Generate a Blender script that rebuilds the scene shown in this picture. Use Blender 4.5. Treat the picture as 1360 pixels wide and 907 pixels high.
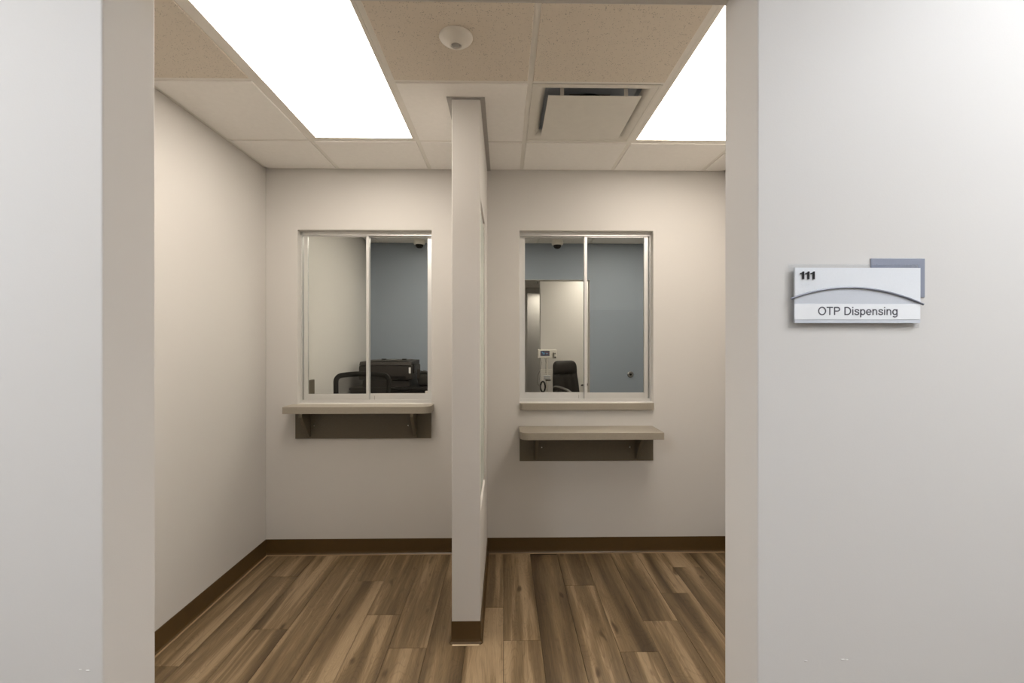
import bpy, bmesh, math, random
from mathutils import Vector, Matrix
random.seed(7)
PI = math.pi
COL = bpy.context.scene.collection
for o in list(bpy.data.objects):
    bpy.data.objects.remove(o)
scn = bpy.context.scene

# ------------------------------------------------------------------ camera, world, exposure
EYE = 1.4246          # lens height above the floor
H = 2.570             # ceiling height
cam_d = bpy.data.cameras.new('camera'); cam = bpy.data.objects.new('camera', cam_d); COL.objects.link(cam)
cam_d.sensor_width = 36; cam_d.lens = 614.25/1360*36; cam_d.clip_start = .02
cam.location = (0, 0, EYE); cam.rotation_euler = (PI/2-.0008, 0, -.0171)
scn.camera = cam
w = bpy.data.worlds.new('world'); scn.world = w; w.use_nodes = True
w.node_tree.nodes['Background'].inputs[0].default_value = (.8, .85, .9, 1)
w.node_tree.nodes['Background'].inputs[1].default_value = .3
scn.view_settings.view_transform = 'Standard'; scn.view_settings.look = 'None'
scn.view_settings.gamma = 1; scn.view_settings.exposure = 0.0; scn.view_settings.use_curve_mapping = False
BOOTH_L = (10.3, (1, .905, .795))
HALL_L = (19.5, (.925, .965, 1.02))
BACK_L = (11.6, (1, .925, .765))
PASS_L = (10.4, (1, .925, .77))

# ------------------------------------------------------------------ materials
def srgb(r, g, b):
    f = lambda c: (c/255/12.92) if c/255 <= .04045 else ((c/255+.055)/1.055)**2.4
    return (f(r), f(g), f(b), 1)
def base_mat(name, col, rough=.5, metal=0, spec=.5):
    m = bpy.data.materials.new(name); m.use_nodes = True
    b = m.node_tree.nodes['Principled BSDF']
    b.inputs['Base Color'].default_value = col
    b.inputs['Roughness'].default_value = rough; b.inputs['Metallic'].default_value = metal
    b.inputs['Specular IOR Level'].default_value = spec
    return m, m.node_tree, b
def N(nt, t, **kw):
    n = nt.nodes.new(t)
    for k, v in kw.items(): setattr(n, k, v)
    return n
def noise(nt, vec, scale, detail=3, rough=.5, dist=0):
    n = N(nt, 'ShaderNodeTexNoise'); n.inputs['Scale'].default_value = scale
    n.inputs['Detail'].default_value = detail; n.inputs['Roughness'].default_value = rough
    n.inputs['Distortion'].default_value = dist
    nt.links.new(vec, n.inputs['Vector']); return n.outputs['Fac']
def ramp(nt, fac, stops):
    r = N(nt, 'ShaderNodeValToRGB'); e = r.color_ramp.elements
    while len(e) < len(stops): e.new(.5)
    for k, (p, c) in enumerate(stops): e[k].position = p; e[k].color = c
    nt.links.new(fac, r.inputs['Fac']); return r.outputs['Color']
def bump(nt, b, fac, strength, dist):
    n = N(nt, 'ShaderNodeBump'); n.inputs['Strength'].default_value = strength; n.inputs['Distance'].default_value = dist
    nt.links.new(fac, n.inputs['Height']); nt.links.new(n.outputs['Normal'], b.inputs['Normal'])
def mix(nt, a, b_, fac, mode='MIX'):
    n = N(nt, 'ShaderNodeMix', data_type='RGBA', blend_type=mode)
    for s, v in ((n.inputs[6], a), (n.inputs[7], b_), (n.inputs[0], fac)):
        if hasattr(v, 'links') or hasattr(v, 'is_linked'): nt.links.new(v, s)
        else: s.default_value = v
    return n.outputs[2]
def math_(nt, op, a, b_=0.0):
    n = N(nt, 'ShaderNodeMath', operation=op)
    for s, v in ((n.inputs[0], a), (n.inputs[1], b_)):
        if hasattr(v, 'is_linked'): nt.links.new(v, s)
        else: s.default_value = v
    return n.outputs[0]
def paint(name, col, rough=.55):
    m, nt, b = base_mat(name, col, rough, spec=.3)
    tc = N(nt, 'ShaderNodeTexCoord').outputs['Object']
    f = noise(nt, tc, 260, 2); g = noise(nt, tc, 1.3, 2)
    c = ramp(nt, g, [(.3, tuple(x*.97 for x in col[:3])+(1,)), (.7, col)])
    nt.links.new(c, b.inputs['Base Color']); bump(nt, b, f, .12, .001)
    return m
def mottled(name, col, rough=.5, amt=.1, scale=60, metal=0, bmp=.05, spec=.5):
    m, nt, b = base_mat(name, col, rough, metal, spec)
    tc = N(nt, 'ShaderNodeTexCoord').outputs['Object']
    f = noise(nt, tc, scale, 4)
    c = ramp(nt, f, [(.3, tuple(x*(1-amt) for x in col[:3])+(1,)), (.7, tuple(min(1, x*(1+amt)) for x in col[:3])+(1,))])
    nt.links.new(c, b.inputs['Base Color']); bump(nt, b, f, bmp, .001)
    return m
def emit(name, col, s):
    m, nt, b = base_mat(name, (.9, .9, .9, 1), .4)
    b.inputs['Emission Color'].default_value = tuple(col)+(1,); b.inputs['Emission Strength'].default_value = s
    return m
def brushed(name, col, rough=.4):
    m, nt, b = base_mat(name, col, rough, .85)
    tc = N(nt, 'ShaderNodeTexCoord').outputs['Object']
    mp = N(nt, 'ShaderNodeMapping'); mp.inputs['Scale'].default_value = (400, 400, 6); nt.links.new(tc, mp.inputs[0])
    bump(nt, b, noise(nt, mp.outputs[0], 1, 2), .05, .0005); return m
def glass(name, tint=(1, 1, 1, 1)):
    m = bpy.data.materials.new(name); m.use_nodes = True; nt = m.node_tree
    nt.nodes.remove(nt.nodes['Principled BSDF'])
    t = N(nt, 'ShaderNodeBsdfTransparent'); t.inputs[0].default_value = tint
    g = N(nt, 'ShaderNodeBsdfGlossy'); g.inputs['Roughness'].default_value = .0
    fr = N(nt, 'ShaderNodeFresnel'); fr.inputs[0].default_value = 1.5
    mx = N(nt, 'ShaderNodeMixShader'); nt.links.new(math_(nt, 'MULTIPLY', fr.outputs[0], .25), mx.inputs[0])
    nt.links.new(t.outputs[0], mx.inputs[1]); nt.links.new(g.outputs[0], mx.inputs[2])
    nt.links.new(mx.outputs[0], nt.nodes['Material Output'].inputs[0]); return m
def tile_mat(name, col, dots):
    m, nt, b = base_mat(name, col, .85, spec=.15)
    tc = N(nt, 'ShaderNodeNewGeometry').outputs['Position']
    v = N(nt, 'ShaderNodeTexVoronoi'); v.inputs['Scale'].default_value = 165; nt.links.new(tc, v.inputs['Vector'])
    thr = math_(nt, 'MULTIPLY', noise(nt, tc, 45, 2), .50)
    hole = math_(nt, 'LESS_THAN', v.outputs['Distance'], math_(nt, 'SUBTRACT', thr, .02))
    keep = math_(nt, 'GREATER_THAN', N_sep(nt, v.outputs['Color']), .45)
    hole = math_(nt, 'MULTIPLY', hole, keep)
    f = noise(nt, tc, 40, 4)
    c0 = ramp(nt, f, [(.3, tuple(x*.98 for x in col[:3])+(1,)), (.7, tuple(min(1, x*1.01) for x in col[:3])+(1,))])
    c = mix(nt, c0, tuple(x*.25 for x in col[:3])+(1,), math_(nt, 'MULTIPLY', hole, dots))
    nt.links.new(c, b.inputs['Base Color']); bump(nt, b, f, .03, .0006); return m
def N_sep(nt, col):
    s = N(nt, 'ShaderNodeSeparateColor'); nt.links.new(col, s.inputs[0]); return s.outputs[0]
def wood_floor():
    m, nt, b = base_mat('vinyl_oak_plank', (.2, .13, .07, 1), .42, spec=.4)
    tc = N(nt, 'ShaderNodeTexCoord').outputs['Object']; rnd = N(nt, 'ShaderNodeObjectInfo').outputs['Random']
    cb = N(nt, 'ShaderNodeCombineXYZ')
    nt.links.new(math_(nt, 'MULTIPLY', rnd, 37.3), cb.inputs[0]); nt.links.new(math_(nt, 'MULTIPLY', rnd, 91.7), cb.inputs[1])
    ad = N(nt, 'ShaderNodeVectorMath', operation='ADD'); nt.links.new(tc, ad.inputs[0]); nt.links.new(cb.outputs[0], ad.inputs[1])
    def mapped(sx, sy):
        mp = N(nt, 'ShaderNodeMapping'); mp.inputs['Scale'].default_value = (sx, sy, 1); nt.links.new(ad.outputs[0], mp.inputs[0]); return mp.outputs[0]
    big = noise(nt, mapped(9.5, .65), 1, 3, .5, .5)
    rings = noise(nt, mapped(8, 1.6), 1, 1, .4, .8)
    ringw = math_(nt, 'ABSOLUTE', math_(nt, 'SINE', math_(nt, 'MULTIPLY', rings, 85)))
    fibre = noise(nt, mapped(300, 9), 1, 4, .65)
    streak = noise(nt, mapped(60, 2.2), 1, 4, .65, .5)
    knot = noise(nt, mapped(15, 5), 1, 1, .4)
    v = math_(nt, 'ADD', big, math_(nt, 'MULTIPLY', math_(nt, 'SUBTRACT', rnd, .5), .12))
    v = math_(nt, 'ADD', v, math_(nt, 'MULTIPLY', math_(nt, 'SUBTRACT', streak, .5), .26))
    c = ramp(nt, v, [(.30, srgb(80, 64, 44)), (.43, srgb(110, 91, 66)), (.54, srgb(134, 113, 84)), (.60, srgb(162, 139, 109)), (.78, srgb(180, 157, 125))])
    c = mix(nt, c, ramp(nt, ringw, [(0, (.66, .64, .60, 1)), (.5, (1, 1, 1, 1))]), .5, 'MULTIPLY')
    c = mix(nt, c, ramp(nt, fibre, [(.34, (.66, .64, .62, 1)), (.62, (1.0, 1.0, 1.0, 1))]), .75, 'MULTIPLY')
    c = mix(nt, c, ramp(nt, knot, [(.22, (.35, .3, .25, 1)), (.29, (1, 1, 1, 1))]), .9, 'MULTIPLY')
    nt.links.new(c, b.inputs['Base Color']); bump(nt, b, fibre, .12, .0008)
    return m

M = {}
M['paint'] = paint('warm_grey_wall_paint', srgb(213, 210, 206))
M['blue'] = paint('slate_blue_wall_paint', srgb(147, 157, 169))
M['blue2'] = paint('slate_blue_panel', srgb(141, 151, 163), .5)
M['floor'] = wood_floor()
M['subfloor'] = mottled('subfloor', srgb(60, 50, 38), .8)
M['base'] = mottled('brown_cove_base', srgb(82, 62, 32), .38, .05, 30, spec=.5)
M['toe_strip'] = mottled('tan_toe_strip', srgb(150, 125, 92), .6, .05, 40)  # tan tone of the thin strip along the foot of the cove base
M['toe_strip_pale'] = mottled('pale_toe_strip', srgb(205, 184, 152), .6, .05, 40)  # paler tone of the same strip, before the partition
M['tile_speck'] = tile_mat('speckled_ceiling_tile', srgb(224, 214, 200), .6)
M['tile'] = tile_mat('smooth_ceiling_tile', srgb(246, 243, 239), .04)
M['grid'] = mottled('painted_grid_steel', srgb(232, 228, 221), .45, .02, 20)
M['trimgrey'] = mottled('grey_wall_angle', srgb(176, 172, 168), .5, .03, 20)
M['slab'] = mottled('plenum_slab', srgb(150, 145, 140), .8)
M['alu'] = brushed('satin_aluminium', (.80, .80, .79, 1), .38)
M['alu_d'] = brushed('dark_aluminium', (.45, .44, .42, 1), .5)
M['glass'] = glass('clear_glass', (.975, .975, .975, 1))
M['frost'] = base_mat('pale_green_frosted_pane', srgb(205, 212, 204), .25)[0]
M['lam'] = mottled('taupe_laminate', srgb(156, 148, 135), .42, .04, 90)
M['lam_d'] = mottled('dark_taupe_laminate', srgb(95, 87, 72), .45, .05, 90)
M['black'] = mottled('black_plastic', srgb(17, 15, 12), .5, .1, 80, spec=.2)
M['leather'] = mottled('black_leather', srgb(22, 18, 13), .5, .15, 45, bmp=.4, spec=.2)
M['dgrey'] = mottled('charcoal_plastic', srgb(48, 44, 41), .5, .08, 60, spec=.3)
M['dgrey2'] = mottled('charcoal_plastic_light', srgb(80, 77, 73), .45, .08, 60)
M['bagc'] = mottled('black_woven_nylon', srgb(28, 28, 23), .8, .2, 200, bmp=.3)
M['white'] = mottled('white_plastic', srgb(226, 222, 214), .4, .02, 20)
M['sticker'] = mottled('white_label', srgb(235, 235, 232), .6, .02, 20)
M['chrome'] = brushed('dark_chrome', (.35, .35, .35, 1), .25)
M['duct'] = mottled('galvanised_duct', srgb(168, 174, 184), .5, .05, 30)
M['dark'] = mottled('duct_interior', srgb(18, 18, 20), .9)
M['plateface'] = mottled('brushed_silver_sign_face', srgb(226, 229, 233), .35, .012, 300)
M['plate2'] = mottled('silver_sign_lower', srgb(203, 207, 214), .35, .012, 300)
M['strip'] = mottled('white_insert', srgb(236, 238, 240), .45, .01, 50)
M['square'] = mottled('blue_grey_acrylic', srgb(143, 148, 162), .22, .03, 5)
M['arc'] = mottled('dark_grey_arc', srgb(122, 126, 138), .35, .04, 80)
M['ink'] = mottled('dark_ink', srgb(84, 84, 92), .6, .05, 90)
M['inkb'] = mottled('black_raised_digits', srgb(24, 24, 30), .35, .05, 90)
M['clear'] = glass('clear_acrylic', (.975, .98, .985, 1))
M['cable'] = mottled('grey_cable', srgb(120, 116, 108), .5, .05, 90)
M['screwm'] = brushed('bright_screw', (.85, .85, .85, 1), .3)
def screen_mat():
    m, nt, b = base_mat('lit_monitor_screen', (.02, .02, .03, 1), .2)
    tc = N(nt, 'ShaderNodeTexCoord').outputs['Generated']
    v = N(nt, 'ShaderNodeTexVoronoi'); v.inputs['Scale'].default_value = 4; nt.links.new(tc, v.inputs['Vector'])
    c = ramp(nt, N_sep(nt, v.outputs['Color']), [(.2, srgb(40, 36, 44)), (.45, srgb(90, 60, 60)), (.7, srgb(60, 62, 80)), (.9, srgb(110, 175, 200))])
    nt.links.new(c, b.inputs['Emission Color']); b.inputs['Emission Strength'].default_value = .7; return m
M['screen'] = screen_mat()
def mesh_fabric():
    m = bpy.data.materials.new('chair_mesh_fabric'); m.use_nodes = True; nt = m.node_tree
    b = nt.nodes['Principled BSDF']; b.inputs['Base Color'].default_value = srgb(34, 31, 26); b.inputs['Roughness'].default_value = .7
    tc = N(nt, 'ShaderNodeTexCoord').outputs['Object']
    wv = N(nt, 'ShaderNodeTexChecker'); wv.inputs['Scale'].default_value = 700; nt.links.new(tc, wv.inputs[0])
    t = N(nt, 'ShaderNodeBsdfTransparent'); mx = N(nt, 'ShaderNodeMixShader')
    nt.links.new(math_(nt, 'MAXIMUM', wv.outputs['Fac'], .35), mx.inputs[0]); nt.links.new(t.outputs[0], mx.inputs[1]); nt.links.new(b.outputs[0], mx.inputs[2])
    nt.links.new(mx.outputs[0], nt.nodes['Material Output'].inputs[0]); return m
M['mesh'] = mesh_fabric()

# ------------------------------------------------------------------ helpers
def obj(name, bm, mat, parent=None, loc=(0, 0, 0), rot=None, smooth=False):
    me = bpy.data.meshes.new(name)
    if smooth:
        for f in bm.faces: f.smooth = True
    bm.to_mesh(me); bm.free()
    for m_ in (mat if isinstance(mat, (list, tuple)) else [mat]):
        me.materials.append(M[m_] if isinstance(m_, str) else m_)
    o = bpy.data.objects.new(name, me); COL.objects.link(o); o.location = loc
    if rot: o.rotation_euler = rot
    if parent: o.parent = parent
    if smooth: me.set_sharp_from_angle(angle=math.radians(40))
    return o
def tag(o, label, cat, group=None):
    o['label'] = label; o['category'] = cat
    if group: o['group'] = group
    return o
def thing(name, label, cat, loc=(0, 0, 0), rz=0, group=None):
    o = bpy.data.objects.new(name, None); COL.objects.link(o); o.location = loc; o.rotation_euler = (0, 0, rz)
    o.empty_display_size = .05
    return tag(o, label, cat, group)
def structure(name, bm, mat, **kw):
    o = obj(name, bm, mat, **kw); o['kind'] = 'structure'; return o
def struct_empty(name):
    o = bpy.data.objects.new(name, None); COL.objects.link(o); o['kind'] = 'structure'; return o
def add_box(bm, x0, x1, y0, y1, z0, z1, bev=0, seg=1):
    vs = [bm.verts.new(p) for p in ((x0,y0,z0),(x1,y0,z0),(x1,y1,z0),(x0,y1,z0),(x0,y0,z1),(x1,y0,z1),(x1,y1,z1),(x0,y1,z1))]
    fs = [bm.faces.new([vs[i] for i in q]) for q in ((0,3,2,1),(4,5,6,7),(0,1,5,4),(1,2,6,5),(2,3,7,6),(3,0,4,7))]
    if bev:
        es = list({e for f in fs for e in f.edges})
        bmesh.ops.bevel(bm, geom=es, offset=bev, segments=seg, affect='EDGES', profile=.5)
    return bm
def bx(x0, x1, y0, y1, z0, z1, bev=0, seg=1):
    return add_box(bmesh.new(), x0, x1, y0, y1, z0, z1, bev, seg)
def add_prism(bm, pts, d0, d1, axis='z', bev=0, seg=2):
    """outline pts extruded along an axis; pts are the two other coordinates"""
    def P(a, b, d): return {'z': (a, b, d), 'y': (a, d, b), 'x': (d, a, b)}[axis]
    A = [bm.verts.new(P(a, b, d0)) for a, b in pts]; B = [bm.verts.new(P(a, b, d1)) for a, b in pts]
    fs = [bm.faces.new(A), bm.faces.new(B[::-1])]
    n = len(pts)
    for i in range(n): fs.append(bm.faces.new([A[i], B[i], B[(i+1) % n], A[(i+1) % n]]))
    bmesh.ops.recalc_face_normals(bm, faces=fs)
    if bev:
        es = list({e for f in fs[:2] for e in f.edges})
        bmesh.ops.bevel(bm, geom=es, offset=bev, segments=seg, affect='EDGES', profile=.5)
    return bm
def prism(*a, **k): return add_prism(bmesh.new(), *a, **k)
def rrect(x0, x1, y0, y1, r, n=6):
    """rounded rectangle; r = radii at (x1,y1),(x0,y1),(x0,y0),(x1,y0)"""
    if not isinstance(r, (tuple, list)): r = (r,)*4
    out = []
    for k, (cx, cy, sx, sy) in enumerate(((x1, y1, -1, -1), (x0, y1, 1, -1), (x0, y0, 1, 1), (x1, y0, -1, 1))):
        R = r[k]
        if R <= 0: out.append((cx, cy)); continue
        for i in range(n+1):
            a = (k + i/n)*PI/2
            out.append((cx+sx*R + R*math.cos(a), cy+sy*R + R*math.sin(a)))
    return out
def add_lathe(bm, prof, n=32, c=(0, 0, 0)):
    rings = []
    for r, z in prof:
        if r < 1e-6: rings.append([bm.verts.new((c[0], c[1], c[2]+z))])
        else: rings.append([bm.verts.new((c[0]+r*math.cos(2*PI*i/n), c[1]+r*math.sin(2*PI*i/n), c[2]+z)) for i in range(n)])
    for a, b in zip(rings, rings[1:]):
        for i in range(n):
            j = (i+1) % n
            if len(a) == 1 and len(b) == 1: continue
            if len(a) == 1: bm.faces.new([a[0], b[i], b[j]])
            elif len(b) == 1: bm.faces.new([a[i], b[0], a[j]])
            else: bm.faces.new([a[i], b[i], b[j], a[j]])
    bmesh.ops.recalc_face_normals(bm, faces=bm.faces)
    return bm
def add_tube(bm, pts, r, n=8, flat=1.0):
    pts = [Vector(p) for p in pts]; rings = []
    up = Vector((0, 0, 1))
    for i, p in enumerate(pts):
        d = (pts[min(i+1, len(pts)-1)]-pts[max(i-1, 0)]).normalized()
        u = d.cross(up); u = u.normalized() if u.length > 1e-3 else Vector((1, 0, 0)); v = u.cross(d).normalized()
        R = r[i] if isinstance(r, (list, tuple)) else r
        rings.append([bm.verts.new(p+u*math.cos(2*PI*k/n)*R+v*math.sin(2*PI*k/n)*R*flat) for k in range(n)])
    for a, b in zip(rings, rings[1:]):
        for k in range(n): bm.faces.new([a[k], a[(k+1) % n], b[(k+1) % n], b[k]])
    bm.faces.new(rings[0][::-1]); bm.faces.new(rings[-1])
    bmesh.ops.recalc_face_normals(bm, faces=bm.faces)
    return bm
def wall_slab(axis, u0, u1, z0, z1, d0, d1, holes=(), bev=.003, front_slot=0, frame_slot=0):
    """wall of thickness d0..d1 with rectangular holes (u0,u1,z0,z1); axis 'x': wall runs along x; 'y': along y"""
    us = sorted({u0, u1, *[h[0] for h in holes], *[h[1] for h in holes]}); us = [u for u in us if u0 <= u <= u1]
    zs = sorted({z0, z1, *[h[2] for h in holes], *[h[3] for h in holes]}); zs = [z for z in zs if z0 <= z <= z1]
    bm = bmesh.new(); V = {}
    def v(u, z, d):
        k = (u, z, d)
        if k not in V: V[k] = bm.verts.new((u, d, z) if axis == 'x' else (d, u, z))
        return V[k]
    def solid(i, j):
        if not (0 <= i < len(us)-1 and 0 <= j < len(zs)-1): return False
        cu, cz = (us[i]+us[i+1])/2, (zs[j]+zs[j+1])/2
        return not any(h[0] < cu < h[1] and h[2] < cz < h[3] for h in holes)
    for i in range(len(us)-1):
        for j in range(len(zs)-1):
            if not solid(i, j): continue
            a, b, c, d = us[i], us[i+1], zs[j], zs[j+1]
            f = bm.faces.new([v(a, c, d0), v(b, c, d0), v(b, d, d0), v(a, d, d0)]); f.material_index = front_slot
            bm.faces.new([v(a, c, d1), v(b, c, d1), v(b, d, d1), v(a, d, d1)])
            for (ii, jj, p, q) in ((i-1, j, (a, c), (a, d)), (i+1, j, (b, c), (b, d)), (i, j-1, (a, c), (b, c)), (i, j+1, (a, d), (b, d))):
                if not solid(ii, jj): bm.faces.new([v(*p, d0), v(*q, d0), v(*q, d1), v(*p, d1)])
    bmesh.ops.recalc_face_normals(bm, faces=bm.faces)
    if bev:
        es = [e for e in bm.edges if len(e.link_faces) == 2 and e.calc_face_angle(0) > 1.2]
        bmesh.ops.bevel(bm, geom=es, offset=bev, segments=2, affect='EDGES', profile=.5)
    return bm
def sweep_base(path, closed=False, prof=None):
    """cove base swept along a floor path; the wall is on the left of the path's direction"""
    prof = prof or [(0, .104), (.0035, .104), (.0035, .022), (.006, .010), (.0125, .0035), (.013, .0012), (0, .0012)]
    n = len(path); rings = []; bm = bmesh.new()
    for i, p in enumerate(path):
        p = Vector(p)
        pv = Vector(path[i-1]) if (i > 0 or closed) else None
        nx = Vector(path[(i+1) % n]) if (i < n-1 or closed) else None
        d1 = (p-pv).normalized() if pv is not None else (nx-p).normalized()
        d2 = (nx-p).normalized() if nx is not None else d1
        n1 = Vector((d1.y, -d1.x)); n2 = Vector((d2.y, -d2.x)); m = (n1+n2).normalized(); k = 1/max(.3, m.dot(n1))
        rings.append([bm.verts.new((p.x+m.x*d*k, p.y+m.y*d*k, z)) for d, z in prof])
    L = len(prof)
    prs = list(zip(rings, rings[1:])) + ([(rings[-1], rings[0])] if closed else [])
    for a, b in prs:
        for k in range(L): bm.faces.new([a[k], a[(k+1) % L], b[(k+1) % L], b[k]])
    if not closed: bm.faces.new(rings[0]); bm.faces.new(rings[-1][::-1])
    bmesh.ops.recalc_face_normals(bm, faces=bm.faces)
    return bm
# ------------------------------------------------------------------ main planes (metres; y runs away from the camera)
XL, XR = -1.588, 1.50          # booth side walls
YF0, YF1 = .90, 1.034          # front wall with the wide opening
YB0, YB1 = 3.108, 3.23         # back wall with the two service windows
YA0, YA1 = 5.44, 5.56          # slate blue wall of the room behind
OX0, OX1, OZ = -.770, .4975, 2.179
PX0, PX1, PY0 = -.2465, -.1125, 2.184    # middle partition
BX = 2.7

# ------------------------------------------------------------------ floor
sub = bmesh.new(); add_box(sub, -2.8, 2.9, -2.1, 11.2, -.10, -.0052)
floor = structure('floor', sub, 'subfloor')
PW, PL = .1778, 1.219
joints = {0: 2.20, -1: 2.475, 1: 1.86, 2: 2.69, 3: 2.109, 4: 2.343, 5: 2.60, 6: 2.896, 7: 2.25, 8: 2.72, -2: 1.87, -3: 2.153, -4: 2.417,
          -5: 2.758, -6: 1.88, -7: 2.307, -8: 2.823, -9: 2.05}
plank_me = {}
for k in range(-14, 14):
    x0 = -.003+PW*k
    yj = joints.get(k, 1.3+random.random()*1.2) - 4*PL
    y = yj
    inbooth = -9 <= k <= 8
    while y < (YB0+.02 if inbooth else YF0):
        a, b_ = max(y, -1.9), min(y+PL, YB0+.02 if inbooth else YF0+.02)
        y += PL
        if b_-a < .05: continue
        key = round(b_-a, 3)
        if key not in plank_me:
            L = b_-a
            bm = bmesh.new(); add_box(bm, -PW/2+.0007, PW/2-.0007, -L/2+.0006, L/2-.0006, -.005, 0)
            es = [e for e in bm.edges if all(v.co.z > -.001 for v in e.verts)]
            bmesh.ops.bevel(bm, geom=es, offset=.0008, segments=1, affect='EDGES')
            p = obj('floor_plank', bm, 'floor', floor, (x0+PW/2, (a+b_)/2, 0)); plank_me[key] = p.data
        else:
            p = bpy.data.objects.new('floor_plank', plank_me[key]); COL.objects.link(p); p.parent = floor; p.location = (x0+PW/2, (a+b_)/2, 0)
slab_back = structure('floor_back_room', bx(XL-.1, BX+.1, YB1, 11.1, -.005, 0), 'lam_d')

# ------------------------------------------------------------------ walls
structure('wall_front', wall_slab('x', -2.6, 2.6, 0, H+.09, YF0, YF1, [(OX0, OX1, -.01, OZ)]), 'paint')
structure('wall_left', bx(XL-.12, XL, YF1, YA1, 0, H+.09), 'paint')
structure('wall_right', bx(XR, XR+.12, YF1, YB0, 0, H+.09), 'paint')
WL = (-1.377, -.4865, 1.005, 2.166)
WR = (.1045, 1.007, 1.010, 2.168)
structure('wall_back', wall_slab('x', XL, BX, 0, H+.09, YB0, YB1, [WL, WR]), 'paint')
MO = (2.222, 2.742, .603, 2.118)     # opening in the middle partition
structure('wall_middle', wall_slab('y', PY0, YB0, 0, H-.004, PX0, PX1, [MO]), 'paint')
structure('wall_far', wall_slab('x', XL, BX, 0, H+.09, YA0, YA1, [(-.21, 1.009, -.01, 2.144)], front_slot=1), ['paint', 'blue'])
structure('wall_back_room_right', bx(BX, BX+.12, YB0, 11, 0, H+.09), 'paint')
structure('wall_passage', bx(.548, BX, 7.0, 7.12, 0, H+.09, .004, 2), 'paint')
structure('wall_passage_left', bx(-1.12, -1.0, YA1, 10.9, 0, H+.09), 'paint')
structure('wall_passage_end', wall_slab('x', -1.0, BX, 0, H+.09, 9.9, 10.02, [(.50, 1.4, -.01, 2.45)]), 'paint')
structure('wall_passage_alcove', bx(-1.0, BX, 10.8, 10.9, 0, H+.09), 'paint')
structure('wall_hall_left', bx(-2.72, -2.6, -2.0, YF1, 0, H+.09), 'paint')
structure('wall_hall_right', bx(2.6, 2.72, -2.0, YF1, 0, H+.09), 'paint')
structure('wall_hall_rear', bx(-2.6, 2.6, -2.1, -1.98, 0, H+.09), 'paint')
# thin protective sheet on the lower blue wall
structure('trim_blue_wall_panel', bx(1.012, BX-.01, YA0-.006, YA0-.0002, .1, 1.80, .0015, 1), 'blue2')
# chips in the hall side paint near the floor
wf = bpy.data.objects['wall_front']
for k, (x, z, s) in enumerate(((.594, .795, .004), (.668, .797, .005), (.676, .7965, .003), (-.798, .793, .005), (-.812, .795, .003))):
    bm = add_lathe(bmesh.new(), [(0, .0012), (s*.6, .0009), (s, 0), (0, -.0002)], 10)
    p = obj('paint_chip', bm, 'paint', wf, (x, YF0-.0001, z), (PI/2, 0, 0), True); p.scale = (1, .35, 1)

# baseboards (cove base with a toe)
structure('baseboard_left', sweep_base([(XL, YF1), (XL, YB0)]), 'base')
structure('baseboard_back', sweep_base([(XL, YB0), (PX0, YB0)]), 'base')
structure('baseboard_back_right', sweep_base([(PX1, YB0), (XR, YB0)]), 'base')
structure('baseboard_right', sweep_base([(XR, YB0), (XR, YF1)]), 'base')
r = .004
pth = [(PX0, YB0), (PX0, PY0+r), (PX0+r*.3, PY0+r*.3), (PX0+r, PY0), (PX1-r, PY0), (PX1-r*.3, PY0+r*.3), (PX1, PY0+r), (PX1, YB0)]
structure('baseboard_middle', sweep_base(pth), 'base')
cp = [(0, .004), (.014, .004), (.020, .0012), (0, .0012)]  # low flat strip along the foot of the cove base
structure('trim_1', sweep_base([(XL, YF1), (XL, YB0), (PX0, YB0)], prof=cp), 'toe_strip')
structure('trim_2', sweep_base([(PX1, YB0), (XR, YB0)], prof=cp), 'toe_strip')
structure('trim_3', sweep_base([(PX0+.004, PY0+.0005), (PX1-.004, PY0+.0005)], prof=[(0, .003), (.017, .003), (.0215, .0012), (0, .0012)]), 'toe_strip_pale')
structure('baseboard_hall_left', sweep_base([(-2.6, YF0), (OX0, YF0)][::-1]), 'base')
structure('baseboard_hall_right', sweep_base([(OX1, YF0), (2.6, YF0)][::-1]), 'base')

# ------------------------------------------------------------------ ceiling
ceil = structure('ceiling', bx(-2.75, 2.85, -2.1, 11.1, H+.09, H+.15), 'slab')
hc = obj('hall_ceiling_board', bx(-2.6, 2.6, -1.98, YF0, H, H+.02), 'tile', ceil)
pc = obj('passage_ceiling_board', bx(-1.0, BX, YA1, 10.8, H, H+.02), 'tile', ceil)
GX = [-1.1033+.6096*i for i in range(5)]; GY = [1.4423, 2.0519, 2.6615]
def tee(x0, x1, y0, y1):
    bm = bx(x0, x1, y0, y1, H+.0055, H+.0065)
    if x1-x0 < y1-y0: add_box(bm, (x0+x1)/2-.001, (x0+x1)/2+.001, y0, y1, H+.0065, H+.04)
    else: add_box(bm, x0, x1, (y0+y1)/2-.001, (y0+y1)/2+.001, H+.0065, H+.04)
    return obj('grid_bar', bm, 'grid', ceil)
def tile(x0, x1, y0, y1, mat):
    g = .0122
    L, W = x1-x0-2*g, y1-y0-2*g
    bm = bmesh.new(); add_box(bm, -L/2, L/2, -W/2, W/2, 0, .014)
    es = [e for e in bm.edges if all(v.co.z < .001 for v in e.verts)]
    bmesh.ops.bevel(bm, geom=es, offset=.0015, segments=1, affect='EDGES')
    return obj('ceiling_tile', bm, mat, ceil, ((x0+x1)/2, (y0+y1)/2, H))
xs = [XL+.010]+GX+[XR-.010]; ys = [YF1+.010]+GY+[YB0-.010]
for gx in GX: tee(gx-.012, gx+.012, YF1, YB0)
for j, gy in enumerate(GY):
    for i in range(len(xs)-1):
        if j == 1 and i in (1, 4): continue
        tee(xs[i]+(.012 if i else -.01), xs[i+1]-(.012 if i < 5 else -.01), gy-.012, gy+.012)
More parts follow.
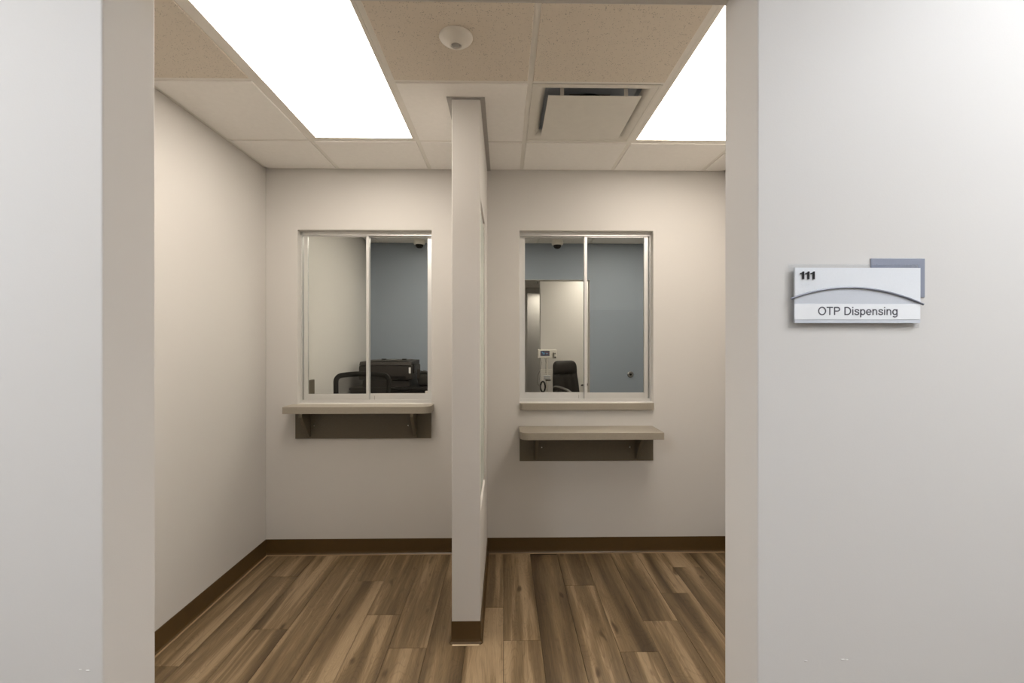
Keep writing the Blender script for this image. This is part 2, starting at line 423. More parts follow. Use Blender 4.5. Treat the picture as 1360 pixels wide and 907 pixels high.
for i in range(len(xs)-1):
    for j in range(len(ys)-1):
        if i in (1, 4) and j in (1, 2): continue
        if i == 3 and j == 2: continue
        tile(xs[i], xs[i+1], ys[j], ys[j+1], 'tile_speck' if j <= 1 else 'tile')
# wall angles round the booth
wa = bmesh.new()
for b4 in ((XL, XL+.021, YF1, YB0), (XR-.021, XR, YF1, YB0), (XL, XR, YB0-.021, YB0), (XL, XR, YF1, YF1+.021)): add_box(wa, *b4, H+.0050, H+.0058)
structure('trim_4', wa, 'grid')
# grey angle that frames the head of the partition
pa = bmesh.new()
for b4 in ((PX0-.024, PX0, PY0-.012, YB0), (PX1, PX1+.022, PY0-.012, YB0), (PX0, PX1, PY0-.012, PY0)): add_box(pa, *b4, H-.0035, H-.0008)
structure('trim_5', pa, 'trimgrey')
# ceiling of the room behind
FX = [.389+.6096*k for k in range(-3, 4)]; FY = [YB1+.02, 3.60, 4.21, 4.82]
xs2 = [XL+.01]+FX+[BX-.01]; ys2 = FY+[YA0-.01]
for x in FX: tee(x-.012, x+.012, YB1, YA0)
LC = [(2, 1), (2, 2), (5, 1), (5, 2)]
for i in range(len(xs2)-1):
    if xs2[i+1]-xs2[i] < .05: continue
    for j in range(len(ys2)-1):
        if j: tee(xs2[i]+.012, xs2[i+1]-.012, ys2[j]-.012, ys2[j]+.012)
        if (i, j) in LC: continue
        tile(xs2[i], xs2[i+1], ys2[j], ys2[j+1], 'tile')

# ------------------------------------------------------------------ lights
def troffer(label, x0, x1, y0, y1, lx0, lx1, ly0, ly1, L, group=None, zt=H+.005):
    cx, cy = (x0+x1)/2, (y0+y1)/2
    t = thing('ceiling_light', label, 'ceiling light', (cx, cy, H+.08), 0, group)
    g = .0125
    a0, a1, b0, b1 = x0+g-cx, x1-g-cx, y0+g-cy, y1-g-cy
    c0, c1, e0, e1 = lx0-cx, lx1-cx, ly0-cy, ly1-cy
    z0 = zt-(H+.08)
    bm = bmesh.new()
    for q in ((a0, c0, b0, b1), (c1, a1, b0, b1), (c0, c1, b0, e0), (c0, c1, e1, b1)): add_box(bm, *q, z0, z0+.03)
    obj('frame', bm, 'grid', t)
    obj('housing', bx(a0, a1, b0, b1, z0+.035, -.002), 'slab', t)
    obj('lens', bx(c0-.001, c1+.001, e0-.001, e1+.001, z0+.003, z0+.008), emit('led_lens', L[1], L[0]), t)
    return t
troffer('white square-edged LED panel lit in the ceiling over the left window', GX[0], GX[1], GY[0], GY[2], -1.064, -.5215, 1.474, 2.633, BOOTH_L, 'LED panels in the booth ceiling')
troffer('white LED panel lit in the ceiling, cut off by the right side of the opening', GX[3], GX[4], GY[0], GY[2], .7565, 1.300, 1.474, 2.633, BOOTH_L, 'LED panels in the booth ceiling')
for n, i in enumerate((2, 5)):
    troffer('LED panel in the ceiling of the room behind the glass, ' + ('left one' if n == 0 else 'right one'), xs2[i], xs2[i+1], 3.60, 4.82, xs2[i]+.04, xs2[i+1]-.04, 3.64, 4.78, BACK_L, 'LED panels in the room behind the glass')
troffer('unseen LED panel added to light the passage beyond the blue wall', 1.1, 1.72, 5.75, 6.9, 1.14, 1.68, 5.79, 6.86, PASS_L, zt=H-.035)  # added lamp, out of view above the doorway head, lights the passage
troffer('unseen LED panel added to brighten the alcove at the passage end', .6, 1.2, 10.1, 10.7, .64, 1.16, 10.14, 10.66, (9, PASS_L[1]), zt=H-.035)  # no known fixture here; put in to brighten the alcove
troffer('unseen LED panel added to brighten the passage end', -.1, .5, 7.8, 8.4, -.06, .46, 7.84, 8.36, PASS_L, zt=H-.035)  # extra panel hidden by the header, placed so the end wall gets lit
for n, (hx, hy) in enumerate(((-1.35, -.32), (1.45, -.06))):
    troffer('LED panel in the corridor ceiling behind the camera, ' + ('left one' if n == 0 else 'right one'), hx-.305, hx+.305, hy-.61, hy+.61, hx-.27, hx+.27, hy-.57, hy+.57, HALL_L, zt=H-.035)

# ------------------------------------------------------------------ air diffuser
cx, cy = GX[2]+.3048, GY[1]+.3048
t = thing('air_diffuser', 'white square plaque air diffuser in the ceiling beside the right light panel', 'air vent', (cx, cy, H))
bm = bmesh.new()
loops = [(.2925, .004), (.272, .004), (.262, .0055), (.251, .0095), (.241, .016), (.233, .025), (.227, .038), (.224, .052), (.215, .060), (.10, .062)]
prev = None
for li, (hw, z) in enumerate(loops):
    ring = [bm.verts.new((sx*hw, sy*hw, z)) for sx, sy in ((-1, -1), (1, -1), (1, 1), (-1, 1))]
    if prev:
        for k in range(4): bm.faces.new([prev[k], prev[(k+1) % 4], ring[(k+1) % 4], ring[k]]).material_index = 1 if li > 6 else 0
    prev = ring
bmesh.ops.recalc_face_normals(bm, faces=bm.faces)
for f in bm.faces:
    if f.normal.z > 0: f.normal_flip()
obj('back_pan', bm, ['white', 'duct'], t, smooth=True)
bm = bmesh.new()
for q in ((-.2925, -.28, -.2925, .2925), (.28, .2925, -.2925, .2925), (-.28, .28, -.2925, -.28), (-.28, .28, .28, .2925)): add_box(bm, *q, .002, .0042)
obj('frame', bm, 'white', t)
obj('duct_collar', add_lathe(bmesh.new(), [(.105, .056), (.105, .061), (0, .0612)], 28), 'dark', t)
obj('plaque', bx(-.2165, .2165, -.222, .222, -.012, -.009, .001, 1), 'white', t)
for sx in (-.15, .15):
    for sy in (-.2, .2):
        obj('bracket', bx(sx-.009, sx+.009, sy-.002, sy+.002, -.0088, .056), 'white', t)

# ------------------------------------------------------------------ occupancy sensor
t = thing('occupancy_sensor', 'round white domed occupancy sensor on the speckled ceiling tile', 'sensor', (-.181, 1.745, H))
obj('housing', add_lathe(bmesh.new(), [(.063, -.0001), (.0635, -.004), (.060, -.010), (.050, -.018), (.035, -.027), (.027, -.032), (.0215, -.0345), (.0195, -.0345), (.019, -.028), (0, -.028)], 40), 'white', t, smooth=True)
obj('lens', add_lathe(bmesh.new(), [(.0175, -.0282), (.015, -.0315), (.009, -.034), (0, -.035)], 24), 'alu_d', t, smooth=True)

# ------------------------------------------------------------------ service windows
def service_window(n, hole, mirror):
    x0, x1, z0, z1 = hole
    w = struct_empty('window_%d' % n); w.location = (x0, YB0, z0)
    W, Hh = x1-x0, z1-z0
    mx = (lambda u: W-u) if mirror else (lambda u: u)
    def B(bm, a, b, *r):
        a, b = mx(a), mx(b); add_box(bm, min(a, b), max(a, b), *r)
    bm = bmesh.new()                       # outer channel
    for a, b in ((.0005, .009), (W-.009, W-.0005)):
        B(bm, a, b, .052, .112, .0005, Hh-.0005)
    B(bm, .009, W-.009, .052, .112, .0005, .012); B(bm, .009, W-.009, .056, .112, Hh-.016, Hh-.0005)
    B(bm, .009, W-.009, .050, .056, .012, .022)
    B(bm, .009, W-.009, .050, .055, Hh-.024, Hh-.016)
    obj('frame', bm, 'alu', w)
    xm = .449
    for k, (a, b, yy) in enumerate(((.016 if not mirror else .016, xm+.006, .062), (xm-.012, W-.0095, .084))):
        s = bmesh.new(); st = .026
        left_st = st if k == 0 else .018
        right_st = .018 if k == 0 else .030
        za, zb, zr = .014, Hh-.019, .050
        B(s, a, a+left_st, yy, yy+.018, za, zb); B(s, b-right_st, b, yy, yy+.018, za, zb)
        B(s, a+left_st, b-right_st, yy+.001, yy+.017, za, za+zr-.012); B(s, a+left_st, b-right_st, yy+.005, yy+.013, za+zr-.012, za+zr-.004)
        B(s, a+left_st, b-right_st, yy+.001, yy+.017, zb-.012, zb)
        so = obj('sash', s, 'alu', w)
        g = bmesh.new(); B(g, a+left_st-.002, b-right_st+.002, yy+.0075, yy+.0105, za+zr-.008, zb-.006)
        obj('pane', g, 'glass', so)
    bm = bmesh.new(); u = mx(xm+.045)
    add_box(bm, u-.0012, u+.0012, .0600, .0618, .016, .046)
    obj('rail_joint', bm, 'alu_d', w)
    u = mx(W-.05)
    if not mirror: obj('sash_latch', bx(u-.010, u+.010, .105, .120, .052, .074, .002), 'white', w)
    return w
service_window(1, WL, False)
service_window(2, WR, True)
# sill lining the bottom of each window hole on the room side
# partition glazing
w3 = struct_empty('window_3'); w3.location = (PX1, 0, 0)
y0, y1, z0, z1 = MO
bm = bmesh.new()
for q in ((y0, y1, z0, z0+.012), (y0, y1, z1-.012, z1), (y0, y0+.012, z0+.012, z1-.012), (y1-.012, y1, z0+.012, z1-.012)):
    add_box(bm, -.026, -.012, q[0]+.0003, q[1]-.0003, q[2]+.0003, q[3]-.0003)
obj('frame', bm, 'paint', w3)
obj('pane', bx(-.0115, -.0075, y0+.02, y1-.012, z0+.028, z1-.033), 'frost', w3)

# ------------------------------------------------------------------ wall shelves
def wall_shelf(label, outline, ztop, board, bxs, screws):
    t = thing('wall_shelf', label, 'shelf', ((board[0]+board[1])/2, YB0, board[2]), 0, 'wall shelves under the windows'); ox, oy, oz = t.location
    bm = prism([(x-ox, y-oy) for x, y in outline], ztop-.044-oz, ztop-oz, 'z', bev=.0012, seg=1)
    obj('shelf_top', bm, 'lam', t)
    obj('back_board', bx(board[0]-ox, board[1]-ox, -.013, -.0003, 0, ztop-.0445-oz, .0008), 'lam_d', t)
    top = ztop-.0445-oz
    for x in bxs:
        pts = [(-.0132, .014), (-.0132, top), (-.150, top), (-.150, top-.022), (-.030, .014)]
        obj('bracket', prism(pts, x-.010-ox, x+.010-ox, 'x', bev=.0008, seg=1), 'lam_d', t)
    for x, z in screws:
        obj('screw', add_lathe(bmesh.new(), [(0, .0025), (.003, .002), (.0045, 0), (0, -.0002)], 12), 'screwm', t, (x-ox, -.0132, z-oz), (PI/2, 0, 0))
    return t
wall_shelf('taupe laminate shelf directly under the left window, sharp left corner and rounded right corner',
           rrect(-1.412, -.470, 2.965, YB0-.0004, (0, 0, .004, .06), 8), 1.0045, (-1.387, -.487, .776), (-1.294, -.590), ((-1.262, .862), (-.640, .862)))
wall_shelf('low taupe laminate shelf on the wall below the right window sill, rounded left corner',
           rrect(.099, 1.000, 2.868, YB0-.0004, (0, 0, .06, .004), 8), .8535, (.104, 1.004, .621), (.212, .890), ((.252, .712), (.845, .712)))
s = prism(rrect(.1045, 1.009, 3.078, YB0-.0004, (0, 0, .02, .02), 6), .965, 1.0095, 'z', bev=.001, seg=1)
tag(obj('window_sill', s, 'lam'), 'narrow taupe laminate sill with rounded corners right under the right window', 'sill')

# ------------------------------------------------------------------ worktop inside
t = thing('worktop', 'inner worktop behind the glass with a grey side splash against the left wall', 'counter', (XL, YB1, .92))
obj('top', bx(.0005, 2.0, .0005, .66, 0, .04, .002), 'lam', t)
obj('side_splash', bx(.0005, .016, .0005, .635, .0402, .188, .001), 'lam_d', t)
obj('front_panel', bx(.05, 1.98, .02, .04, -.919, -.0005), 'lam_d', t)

# ------------------------------------------------------------------ mesh-back chair
def swivel_base(t, seat_z, mat='black'):
    for k in range(5):
        a = 2*PI*k/5+.3
        d = Vector((math.cos(a), math.sin(a), 0))
        bm = bmesh.new(); add_tube(bm, [d*.03+Vector((0, 0, .10)), d*.16+Vector((0, 0, .085)), d*.28+Vector((0, 0, .065))], [.022, .018, .013], 8)
        lg = obj('leg', bm, mat, t, smooth=True)
        bm = bmesh.new(); add_lathe(bm, [(0, -.011), (.024, -.011), (.027, -.006), (.027, .006), (.024, .011), (0, .011)], 16)
        bmesh.ops.rotate(bm, verts=bm.verts, matrix=Matrix.Rotation(PI/2, 3, 'X')); bmesh.ops.translate(bm, verts=bm.verts, vec=d*.28+Vector((0, 0, .0275)))
        obj('caster', bm, mat, lg, smooth=True)
    obj('gas_column', add_lathe(bmesh.new(), [(0, .08), (.03, .08), (.03, .25), (.018, .26), (.018, seat_z-.08), (0, seat_z-.08)], 20), mat, t, smooth=True)
t = thing('mesh_back_chair', 'black mesh-back office chair standing behind the left window', 'office chair', (-1.215, 3.72, 0))
swivel_base(t, .66)
t.location = (-1.235, 4.0-.2, 0)
obj('seat', prism(rrect(-.24, .24, -.25, .20, .06), .62, .69, 'z', bev=.02, seg=2), 'black', t, smooth=True)
yb = .22
def loop_tube(pts, r, n=8):
    bm = bmesh.new(); P = [Vector(p) for p in pts]; k = len(P); rings = []
    for i, p in enumerate(P):
        d = (P[(i+1) % k]-P[i-1]).normalized(); v = Vector((0, 1, 0)); u = d.cross(v).normalized()
        rings.append([bm.verts.new(p+u*math.cos(2*PI*j/n)*r[0]+v*math.sin(2*PI*j/n)*r[1]) for j in range(n)])
    for a, b in zip(rings, rings[1:]+rings[:1]):
        for j in range(n): bm.faces.new([a[j], a[(j+1) % n], b[(j+1) % n], b[j]])
    bmesh.ops.recalc_face_normals(bm, faces=bm.faces); return bm
out = rrect(-.232, .232, .74, 1.118, (.045, .045, .05, .05), 6)
def yc(x, z): return yb + .03 - .55*x*x + .10*(z-.74)
out2 = []
for (x, z), (x2, z2) in zip(out, out[1:]+out[:1]):
    n = max(1, int(math.hypot(x2-x, z2-z)/.06))
    for i in range(n):
        a, b = x+(x2-x)*i/n, z+(z2-z)*i/n
        k = (b-.74)/.378
        a *= .93+.07*k
        out2.append((a, b+(.020*(1-(a/.232)**2) if k > .9 else 0)))
obj('back_frame', loop_tube([(a, yc(a, b), b) for a, b in out2], (.022, .012)), 'black', t, smooth=True)
bm = bmesh.new(); grid = []
for i in range(9):
    for j in range(9):
        u, v_ = i/8*2-1, j/8
        x = u*(.215+.012*v_); z = .745+v_*.375+.016*(1-u*u)*v_
        grid.append(bm.verts.new((x, yc(x, z), z)))
for i in range(8):
    for j in range(8): bm.faces.new([grid[i*9+j], grid[(i+1)*9+j], grid[(i+1)*9+j+1], grid[i*9+j+1]])
obj('back_mesh', bm, 'mesh', t, smooth=True)
bm = bmesh.new(); add_tube(bm, [(0, .05, .61), (0, .24, .62), (0, .28, .72), (0, yb+.045, .80)], [.025, .025, .022, .018], 8)
obj('back_post', bm, 'black', t, smooth=True)

# ------------------------------------------------------------------ cabinet, printer, bag
t = thing('low_cabinet', 'low black cabinet under the printer in the room behind the left window', 'cabinet', (-1.10, 5.05, 0))
obj('body', bx(-.46, .46, -.33, .36, .02, .925, .004), 'black', t); obj('top', bx(-.47, .47, -.345, .365, .926, .95, .003), 'black', t)
for k in range(2):
    d = obj('door', bx(-.45+k*.455, -.005+k*.455, -.348, -.331, .06, .90, .003), 'black', t)
    x = -.05 if k == 0 else .05
    obj('handle', bx(x-.006, x+.006, -.372, -.349, .55, .70, .002), 'dgrey', d)
t = thing('printer', 'dark grey desktop printer on the low black cabinet by the blue wall', 'printer', (-1.212, 4.98, .9505))
obj('paper_tray', bx(-.245, .24, -.20, .22, .0, .072, .008, 2), 'dgrey', t)
obj('body', bx(-.272, .272, -.235, .235, .075, .225, .014, 2), 'dgrey', t)
obj('control_bezel', prism([(-.238, .228), (-.205, .262), (.235, .268), (.235, .226), (-.235, .226)], -.268, .262, 'x', bev=.004, seg=1), 'dgrey', t)
obj('front_recess', bx(-.20, .21, -.240, -.2352, .088, .118), 'black', t)
obj('top_cover', bx(-.17, .20, -.15, .18, .268, .276, .003), 'dgrey2', t)
for x in (-.06, .155): obj('hinge_knob', bx(x-.025, x+.025, -.08, -.04, .2765, .288, .005), 'black', t)
obj('label_sticker', bx(.238, .258, -.2385, -.2352, .145, .205), 'sticker', t)
obj('side_latch', bx(.2725, .285, -.20, -.12, .14, .24, .004), 'black', t)
t = thing('shoulder_bag', 'black bag slumped beside the printer near the window edge', 'bag', (-.79, 4.93, .9505))
bm = bmesh.new()
bmesh.ops.create_uvsphere(bm, u_segments=24, v_segments=16, radius=1)
rn = random.Random(3)
for v in bm.verts:
    x, y, z = v.co
    p = 3.2; s = (abs(x)**p+abs(y)**p+abs(z)**p)**(-1/p); x, y, z = x*s, y*s, z*s
    z2 = .075+z*.075*(1-.3*x) ; v.co = (x*.125+.006*math.sin(9*z+4*y), y*.11, max(0, z2+.006*math.sin(11*x+3*y)))
obj('body', bm, 'bagc', t, smooth=True)
bm = bmesh.new(); add_tube(bm, [(-.125, -.07, .13), (-.09, -.09, .165), (-.03, -.095, .150), (.04, -.10, .125), (.10, -.11, .09), (.125, -.118, .05)], [.010]*6, 6, .5)
obj('strap', bm, 'black', t, smooth=True)
bm = bmesh.new(); add_tube(bm, [(-.02, -.03, .14), (.02, -.03, .175), (.07, -.03, .170), (.115, -.03, .13)], [.008]*4, 8)
obj('grab_handle', bm, 'dgrey2', t, smooth=True)
obj('side_pocket', bx(-.112, -.088, -.12, -.07, .09, .185, .006, 2), 'dgrey', t)
obj('tag', bx(.02, .05, -.125, -.113, .005, .03, .001), 'sticker', t)

# ------------------------------------------------------------------ dome cameras, smoke detector, door stop
for x, lab in ((-.963, 'small white dome camera on the ceiling seen through the left window'), (.608, 'small white dome camera on the ceiling seen through the right window')):
    t = thing('dome_camera', lab, 'security camera', (x, 5.275, H), 0, 'dome cameras on the back room ceiling')
    obj('base', add_lathe(bmesh.new(), [(.060, -.0001), (.064, -.006), (.064, -.040), (.058, -.048), (.045, -.050), (0, -.050)], 32), 'white', t, smooth=True)
    obj('dome', add_lathe(bmesh.new(), [(.045, -.0502), (.043, -.066), (.034, -.080), (.020, -.089), (0, -.092)], 28), 'black', t, smooth=True)
t = thing('smoke_detector', 'white round smoke detector on the passage ceiling beyond the doorway', 'smoke detector', (.613, 8.65, H))
obj('base', add_lathe(bmesh.new(), [(.080, -.0001), (.080, -.012), (.070, -.028), (0, -.032)], 28), 'white', t, smooth=True)
obj('sensor_head', add_lathe(bmesh.new(), [(.035, -.0322), (.030, -.06), (.012, -.075), (0, -.076)], 20), 'alu_d', t, smooth=True)
t = thing('wall_bumper', 'small round dark chrome bumper on the blue wall behind the right window', 'door stop', (1.49, YA0-.0065, 1.032))
t.rotation_euler = (PI/2, 0, 0)
obj('ring', add_lathe(bmesh.new(), [(0, .0), (.037, .0), (.037, .008), (.028, .016), (.024, .016), (.022, .010), (0, .010)], 28), 'chrome', t, smooth=True)
obj('centre_cap', add_lathe(bmesh.new(), [(.014, .0102), (.014, .020), (0, .022)], 20), 'black', t, smooth=True)

# ------------------------------------------------------------------ vital signs monitor on its stand
t = thing('vital_signs_monitor', 'white patient monitor with lit screen on a rolling pole stand beyond the doorway', 'medical monitor', (.626, 6.74, 0)); t.scale = (1.053, 1, .993)
case = obj('monitor_case', bx(-.131, .131, -.05, .05, 1.187, 1.312, .008, 2), 'white', t)
obj('screen', bx(-.095, .030, -.0515, -.0502, 1.217, 1.292), 'screen', case)
obj('thermometer_dock', bx(.072, .095, -.075, -.0502, 1.185, 1.268, .005, 1), 'cable', case)
obj('dock_base', bx(.072, .122, -.07, -.0502, 1.183, 1.21, .004, 1), 'dgrey2', case)
obj('button', bx(.10, .114, -.0545, -.0502, 1.243, 1.263, .002), 'dgrey2', case)
obj('pole', add_lathe(bmesh.new(), [(0, .08), (.014, .08), (.014, 1.186), (0, 1.186)], 16), 'white', t, smooth=True)
bm = bmesh.new(); nx, nz = 9, 5                      # wire basket
bw, bd, bt, bb = .082, .055, 1.02, .875
add_tube(bm, [(-bw, -bd-.04, bt), (bw, -bd-.04, bt)], .0045, 6); add_tube(bm, [(-bw, bd-.04, bt), (bw, bd-.04, bt)], .0035, 6)
for s_ in (-1, 1): add_tube(bm, [(s_*bw, -bd-.04, bt), (s_*bw, bd-.04, bt)], .004, 6); add_tube(bm, [(s_*bw*.8, -bd*.8-.04, bb), (s_*bw*.8, bd*.8-.04, bb)], .003, 6)
for i in range(nx):
    u = -1+2*i/(nx-1)
    for s_ in (-1, 1): add_tube(bm, [(u*bw, s_*bd-.04, bt), (u*bw*.8, s_*bd*.8-.04, bb)], .0022, 5)
    add_tube(bm, [(u*bw*.8, -bd*.8-.04, bb), (u*bw*.8, bd*.8-.04, bb)], .0022, 5)
for j in range(1, nz):
    z = bt+(bb-bt)*j/nz; f = 1-.2*j/nz
    for s_ in (-1, 1): add_tube(bm, [(-bw*f, s_*bd*f-.04, z), (bw*f, s_*bd*f-.04, z)], .0022, 5)
obj('wire_basket', bm, 'white', t)
obj('basket_contents', bx(-.05, .045, -.075, -.01, .880, .935, .01, 2), 'plate2', t)
obj('basket_clamp', bx(-.02, .05, -.03, .02, .850, .872, .004), 'cable', t)
for dx, dd, zz in ((-.09, -.08, 1.02), (-.03, .05, .97)):
    bm = bmesh.new(); add_tube(bm, [(dx, -.03, 1.186), (dx+.01, -.06, 1.12), (dx+dd*.15, -.07, zz)], .0035, 6); obj('cable', bm, 'cable', t, smooth=True)
bm = bmesh.new(); add_tube(bm, [(-.065+.032*math.cos(a), -.10, .775+.075*math.sin(a)) for a in [2*PI*i/20 for i in range(21)]], .011, 8)
obj('cuff_hose', bm, 'black', t, smooth=True)
bm = bmesh.new(); add_tube(bm, [(-.10, -.02, 1.0), (-.135, -.05, .93), (-.14, -.05, .82), (-.09, -.07, .76)], .003, 6); obj('cable', bm, 'cable', t, smooth=True)
obj('sensor_clip', bx(.085, .10, -.11, -.09, .925, .955, .003), 'black', t)
for k in range(5):
    a = 2*PI*k/5; d = Vector((math.cos(a), math.sin(a), 0))
    bm = bmesh.new(); add_tube(bm, [d*.01+Vector((0, 0, .085)), d*.22+Vector((0, 0, .06))], [.02, .013], 8); lg = obj('leg', bm, 'white', t, smooth=True)
    bm = bmesh.new(); add_lathe(bm, [(0, -.01), (.025, -.01), (.025, .01), (0, .01)], 14)
    bmesh.ops.rotate(bm, verts=bm.verts, matrix=Matrix.Rotation(PI/2, 3, 'X')); bmesh.ops.translate(bm, verts=bm.verts, vec=d*.22+Vector((0, 0, .0255)))
    obj('caster', bm, 'black', lg, smooth=True)

# ------------------------------------------------------------------ leather chair
t = thing('leather_office_chair', 'high-backed black leather office chair beyond the doorway of the blue wall', 'office chair', (1.0, 6.22, 0), math.radians(33))
swivel_base(t, .50)
obj('seat', prism(rrect(-.24, .24, -.26, .22, .07), .42, .53, 'z', bev=.035, seg=3), 'leather', t, smooth=True)
def cushion(name, z0, z1, w0, w1, depth, ybase, pleats, rtop):
    bm = bmesh.new(); n, mz = 28, 18; F = []; Bk = []
    for j in range(mz+1):
        v_ = j/mz; z = z0+(z1-z0)*v_
        wd = w0+(w1-w0)*v_
        dz = (z1-z)
        if dz < rtop: wd -= rtop-math.sqrt(max(0, rtop*rtop-(rtop-dz)**2))
        edge = max(0, min(1, math.sin(PI*min(max(v_, .004), .996))))**.35
        yy = ybase + .10*(z-.5)
        fr, br = [], []
        for i in range(n+1):
            u = -1+2*i/n
            th = depth*edge*(max(0, 1-abs(u)**3.5))**.5
            pl = pleats*math.cos(u*PI*3.5)*(1-u*u)
            x = u*wd
            fr.append(bm.verts.new((x, yy-th-pl+.10*x*x, z))); br.append(bm.verts.new((x, yy+th*.5+.10*x*x+.002, z)))
        F.append(fr); Bk.append(br)
    for G in (F, Bk):
        for j in range(mz):
            for i in range(n): bm.faces.new([G[j][i], G[j][i+1], G[j+1][i+1], G[j+1][i]])
    for j in range(mz):
        for i in (0, n): bm.faces.new([F[j][i], Bk[j][i], Bk[j+1][i], F[j+1][i]])
    for j in (0, mz):
        for i in range(n): bm.faces.new([F[j][i], F[j][i+1], Bk[j][i+1], Bk[j][i]])
    bmesh.ops.recalc_face_normals(bm, faces=bm.faces)
    return obj(name, bm, 'leather', t, smooth=True)
cushion('backrest', .50, .975, .252, .222, .055, .22, .006, .0)
cushion('headrest', .965, 1.152, .220, .205, .062, .22, 0, .075)
obj('back_shell', prism(rrect(-.18, .18, .50, 1.10, .06), .262, .285, 'y', bev=.006, seg=1), 'black', t, smooth=True)
for s_ in (-1, 1):
    bm = bmesh.new()
    add_tube(bm, [(s_*.25, .21, .80), (s_*.29, .12, .815), (s_*.30, .0, .81), (s_*.30, -.12, .79), (s_*.29, -.22, .745), (s_*.28, -.255, .70)], [.018, .024, .027, .027, .024, .018], 10, .7)
    ar = obj('armrest', bm, 'dgrey2', t, smooth=True)
    bm = bmesh.new(); add_tube(bm, [(s_*.30, -.18, .775), (s_*.28, -.12, .62), (s_*.24, -.05, .50)], [.018, .016, .018], 8)
    obj('arm_support', bm, 'black', ar, smooth=True)

# ------------------------------------------------------------------ room sign on the hall wall
SY = YF0
t = thing('room_sign', 'silver room sign numbered 111 on the grey wall right of the opening', 'sign', (.688, SY, 1.514))
ox, oz = .688, 1.514
def sb(x0, x1, z0, z1, y0, y1, bev=.0006): return bx(x0-ox, x1-ox, -y1, -y0, z0-oz, z1-oz, bev)
obj('backing_panel', sb(.5565, .8165, 1.4505, 1.575, .0022, .0048), 'clear', t)
obj('accent_square', sb(.7215, .830, 1.5105, 1.5875, .0002, .0020), 'square', t)
obj('mounting_pad', sb(.590, .790, 1.475, 1.550, .0002, .0020, 0), 'plate2', t)
# upper plate ends at the arc; lower plate lies below it
def arc_z(x):   # circle through (.559,1.507),(.676,1.529),(.819,1.497)
    return 1.5290-.0000 - ((x-.672)**2)*1.50 if x > .672 else 1.5290-((x-.672)**2)*1.70
n = 24
up = [(.5665+(.814-.5665)*i/n) for i in range(n+1)]
obj('face_panel', prism([(x-ox, arc_z(x)-oz) for x in up]+[(.814-ox, 1.5675-oz), (.5665-ox, 1.5675-oz)], -.0095, -.0050, 'y'), 'plateface', t)
lp = obj('lower_panel', prism([(.5665-ox, 1.4600-oz), (.814-ox, 1.4600-oz)]+[(x-ox, arc_z(x)-.0008-oz) for x in up[::-1]], -.0088, -.0050, 'y'), 'plate2', t)
bm = bmesh.new(); add_tube(bm, [(x-ox, -.0098, arc_z(x)-oz) for x in [.5585+(.8195-.5585)*i/30 for i in range(31)]], .0021, 8)
obj('arc_trim', bm, 'arc', t, smooth=True)
st = obj('insert_strip', sb(.5655, .8140, 1.4670, 1.4970, .0089, .0094, .0001), 'strip', t)
lt = bmesh.new()
def ribbon(pts, hw, closed, ext, place):
    n = len(pts); P = [Vector(p) for p in pts]; L = []; Rr = []
    for i in range(n):
        d1 = (P[i]-P[i-1]).normalized() if (i or closed) else (P[1]-P[0]).normalized()
        d2 = (P[(i+1) % n]-P[i]).normalized() if (i < n-1 or closed) else d1
        n1 = Vector((-d1.y, d1.x)); m = (n1+Vector((-d2.y, d2.x))).normalized(); k = hw/max(.4, m.dot(n1))
        L.append(P[i]+m*k); Rr.append(P[i]-m*k)
    V = [[lt.verts.new(place(q, e)) for q in S] for e in (0, ext) for S in (L, Rr)]
    for i in range(n if closed else n-1):
        j = (i+1) % n
        for a_, b_ in ((0, 1), (2, 3), (0, 2), (1, 3)): lt.faces.new([V[a_][i], V[a_][j], V[b_][j], V[b_][i]])
    if not closed:
        for i in (0, n-1): lt.faces.new([V[0][i], V[1][i], V[3][i], V[2][i]])
def ell(cx, cy, rx, ry, a0=0, a1=360, n=20):
    m = n if a1-a0 == 360 else n+1
    return [(cx+rx*math.cos(math.radians(a0+(a1-a0)*i/n)), cy+ry*math.sin(math.radians(a0+(a1-a0)*i/n))) for i in range(m)]
STEM = 49
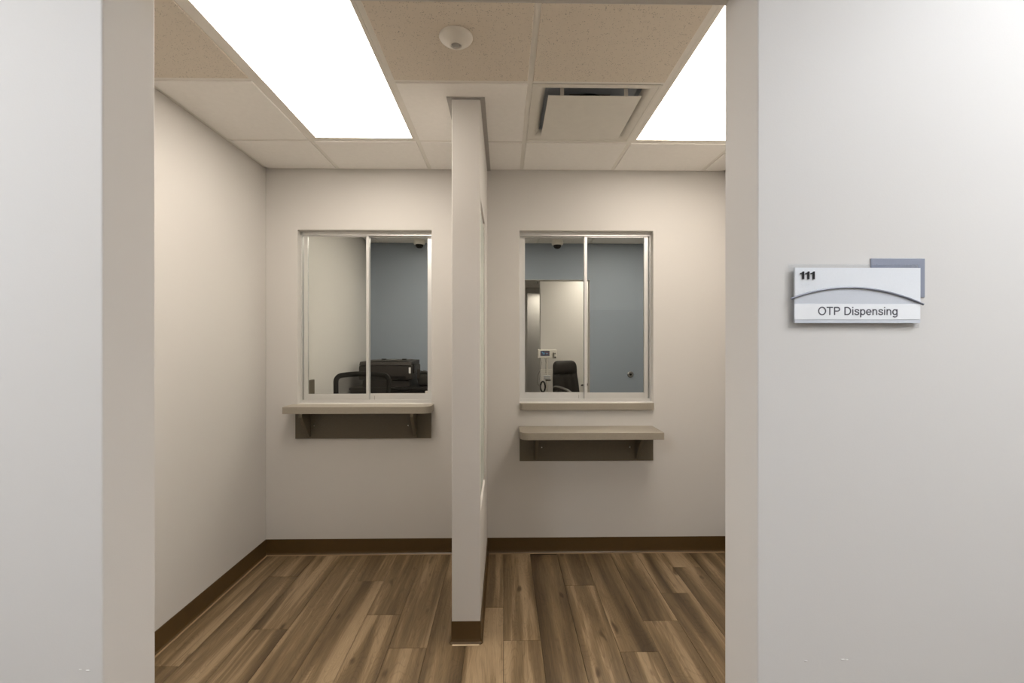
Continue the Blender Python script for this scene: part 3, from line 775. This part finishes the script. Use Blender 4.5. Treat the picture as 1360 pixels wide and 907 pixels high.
GL = {'O': (778, [(ell(389, 359, 312, 330, n=28), 1)]),
      'T': (611, [([(306, 0), (306, 640)], 0), ([(22, 677), (590, 677)], 0)]),
      'P': (667, [([(128, 0), (128, 718)], 0), ([(128, 677), (390, 677)]+ell(400, 514, 180, 163, 84, -84, 12)+[(390, 351), (128, 351)], 0)]),
      'D': (722, [([(128, 0), (128, 718)], 0), ([(128, 677), (320, 677)]+ell(330, 359, 300, 318, 86, -86, 18)+[(320, 41), (128, 41)], 0)]),
      'i': (222, [([(111, 0), (111, 523)], 0), ([(111, 622), (111, 718)], 0)]),
      's': (500, [([(428, 365), (412, 425), (345, 470), (255, 485), (165, 470), (108, 425), (103, 370), (140, 320), (215, 290), (300, 268), (385, 235), (425, 180), (420, 110), (365, 58), (260, 34), (155, 50), (92, 100), (74, 165)], 0)]),
      'p': (556, [([(104, -207), (104, 523)], 0), (ell(296, 260, 188, 224), 1)]),
      'e': (556, [([(85, 262), (478, 262)]+ell(282, 260, 198, 224, 2, 322, 22), 0)]),
      'n': (556, [([(108, 0), (108, 523)], 0), ([(108, 310)]+ell(278, 320, 165, 163, 160, 8, 10)+[(446, 320), (446, 0)], 0)]),
      'g': (556, [(ell(262, 264, 188, 220), 1), ([(455, 523), (455, -40)]+ell(268, -30, 185, 142, -8, -155, 10), 0)])}
em = .1545/7090; pen = 0
for ch in 'OTP Dispensing':
    if ch == ' ': pen += 278; continue
    adv, strokes = GL[ch]
    for pts, cl in strokes:
        ribbon(pts, STEM, cl, .0004, lambda q, e, p=pen: ((q.x+p-75)*em, -e, q.y*em))
    pen += adv
bmesh.ops.recalc_face_normals(lt, faces=lt.faces)
obj('lettering', lt, 'ink', st, (.6125-ox, -.00942, 1.4755-oz))
nb = bmesh.new()
for k in range(3):
    x = k*.0104
    add_prism(nb, [(x+.0042, 0), (x+.0075, 0), (x+.0075, .0150), (x+.0050, .0150), (x+.0034, .0130), (x, .0118), (x, .0094), (x+.0042, .0106)], -.0022, 0, 'y')
obj('raised_number', nb, 'inkb', t, (.5755-ox, -.0095, 1.5450-oz))
br = bmesh.new()
for (a, b_) in ((0, 0), (1, 0), (1, 1), (2.6, 1), (4, 0), (4, 1), (5.4, 0), (5.4, 1), (0, 2), (1.2, 2.1)):
    add_lathe(br, [(0, .0006), (.0006, .0004), (.0008, 0)], 8, (a*.0028, -b_*.0026, 0))
obj('braille_dots', br, 'plateface', t, (.5785-ox, -.0096, 1.536-oz), (PI/2, 0, 0), True)
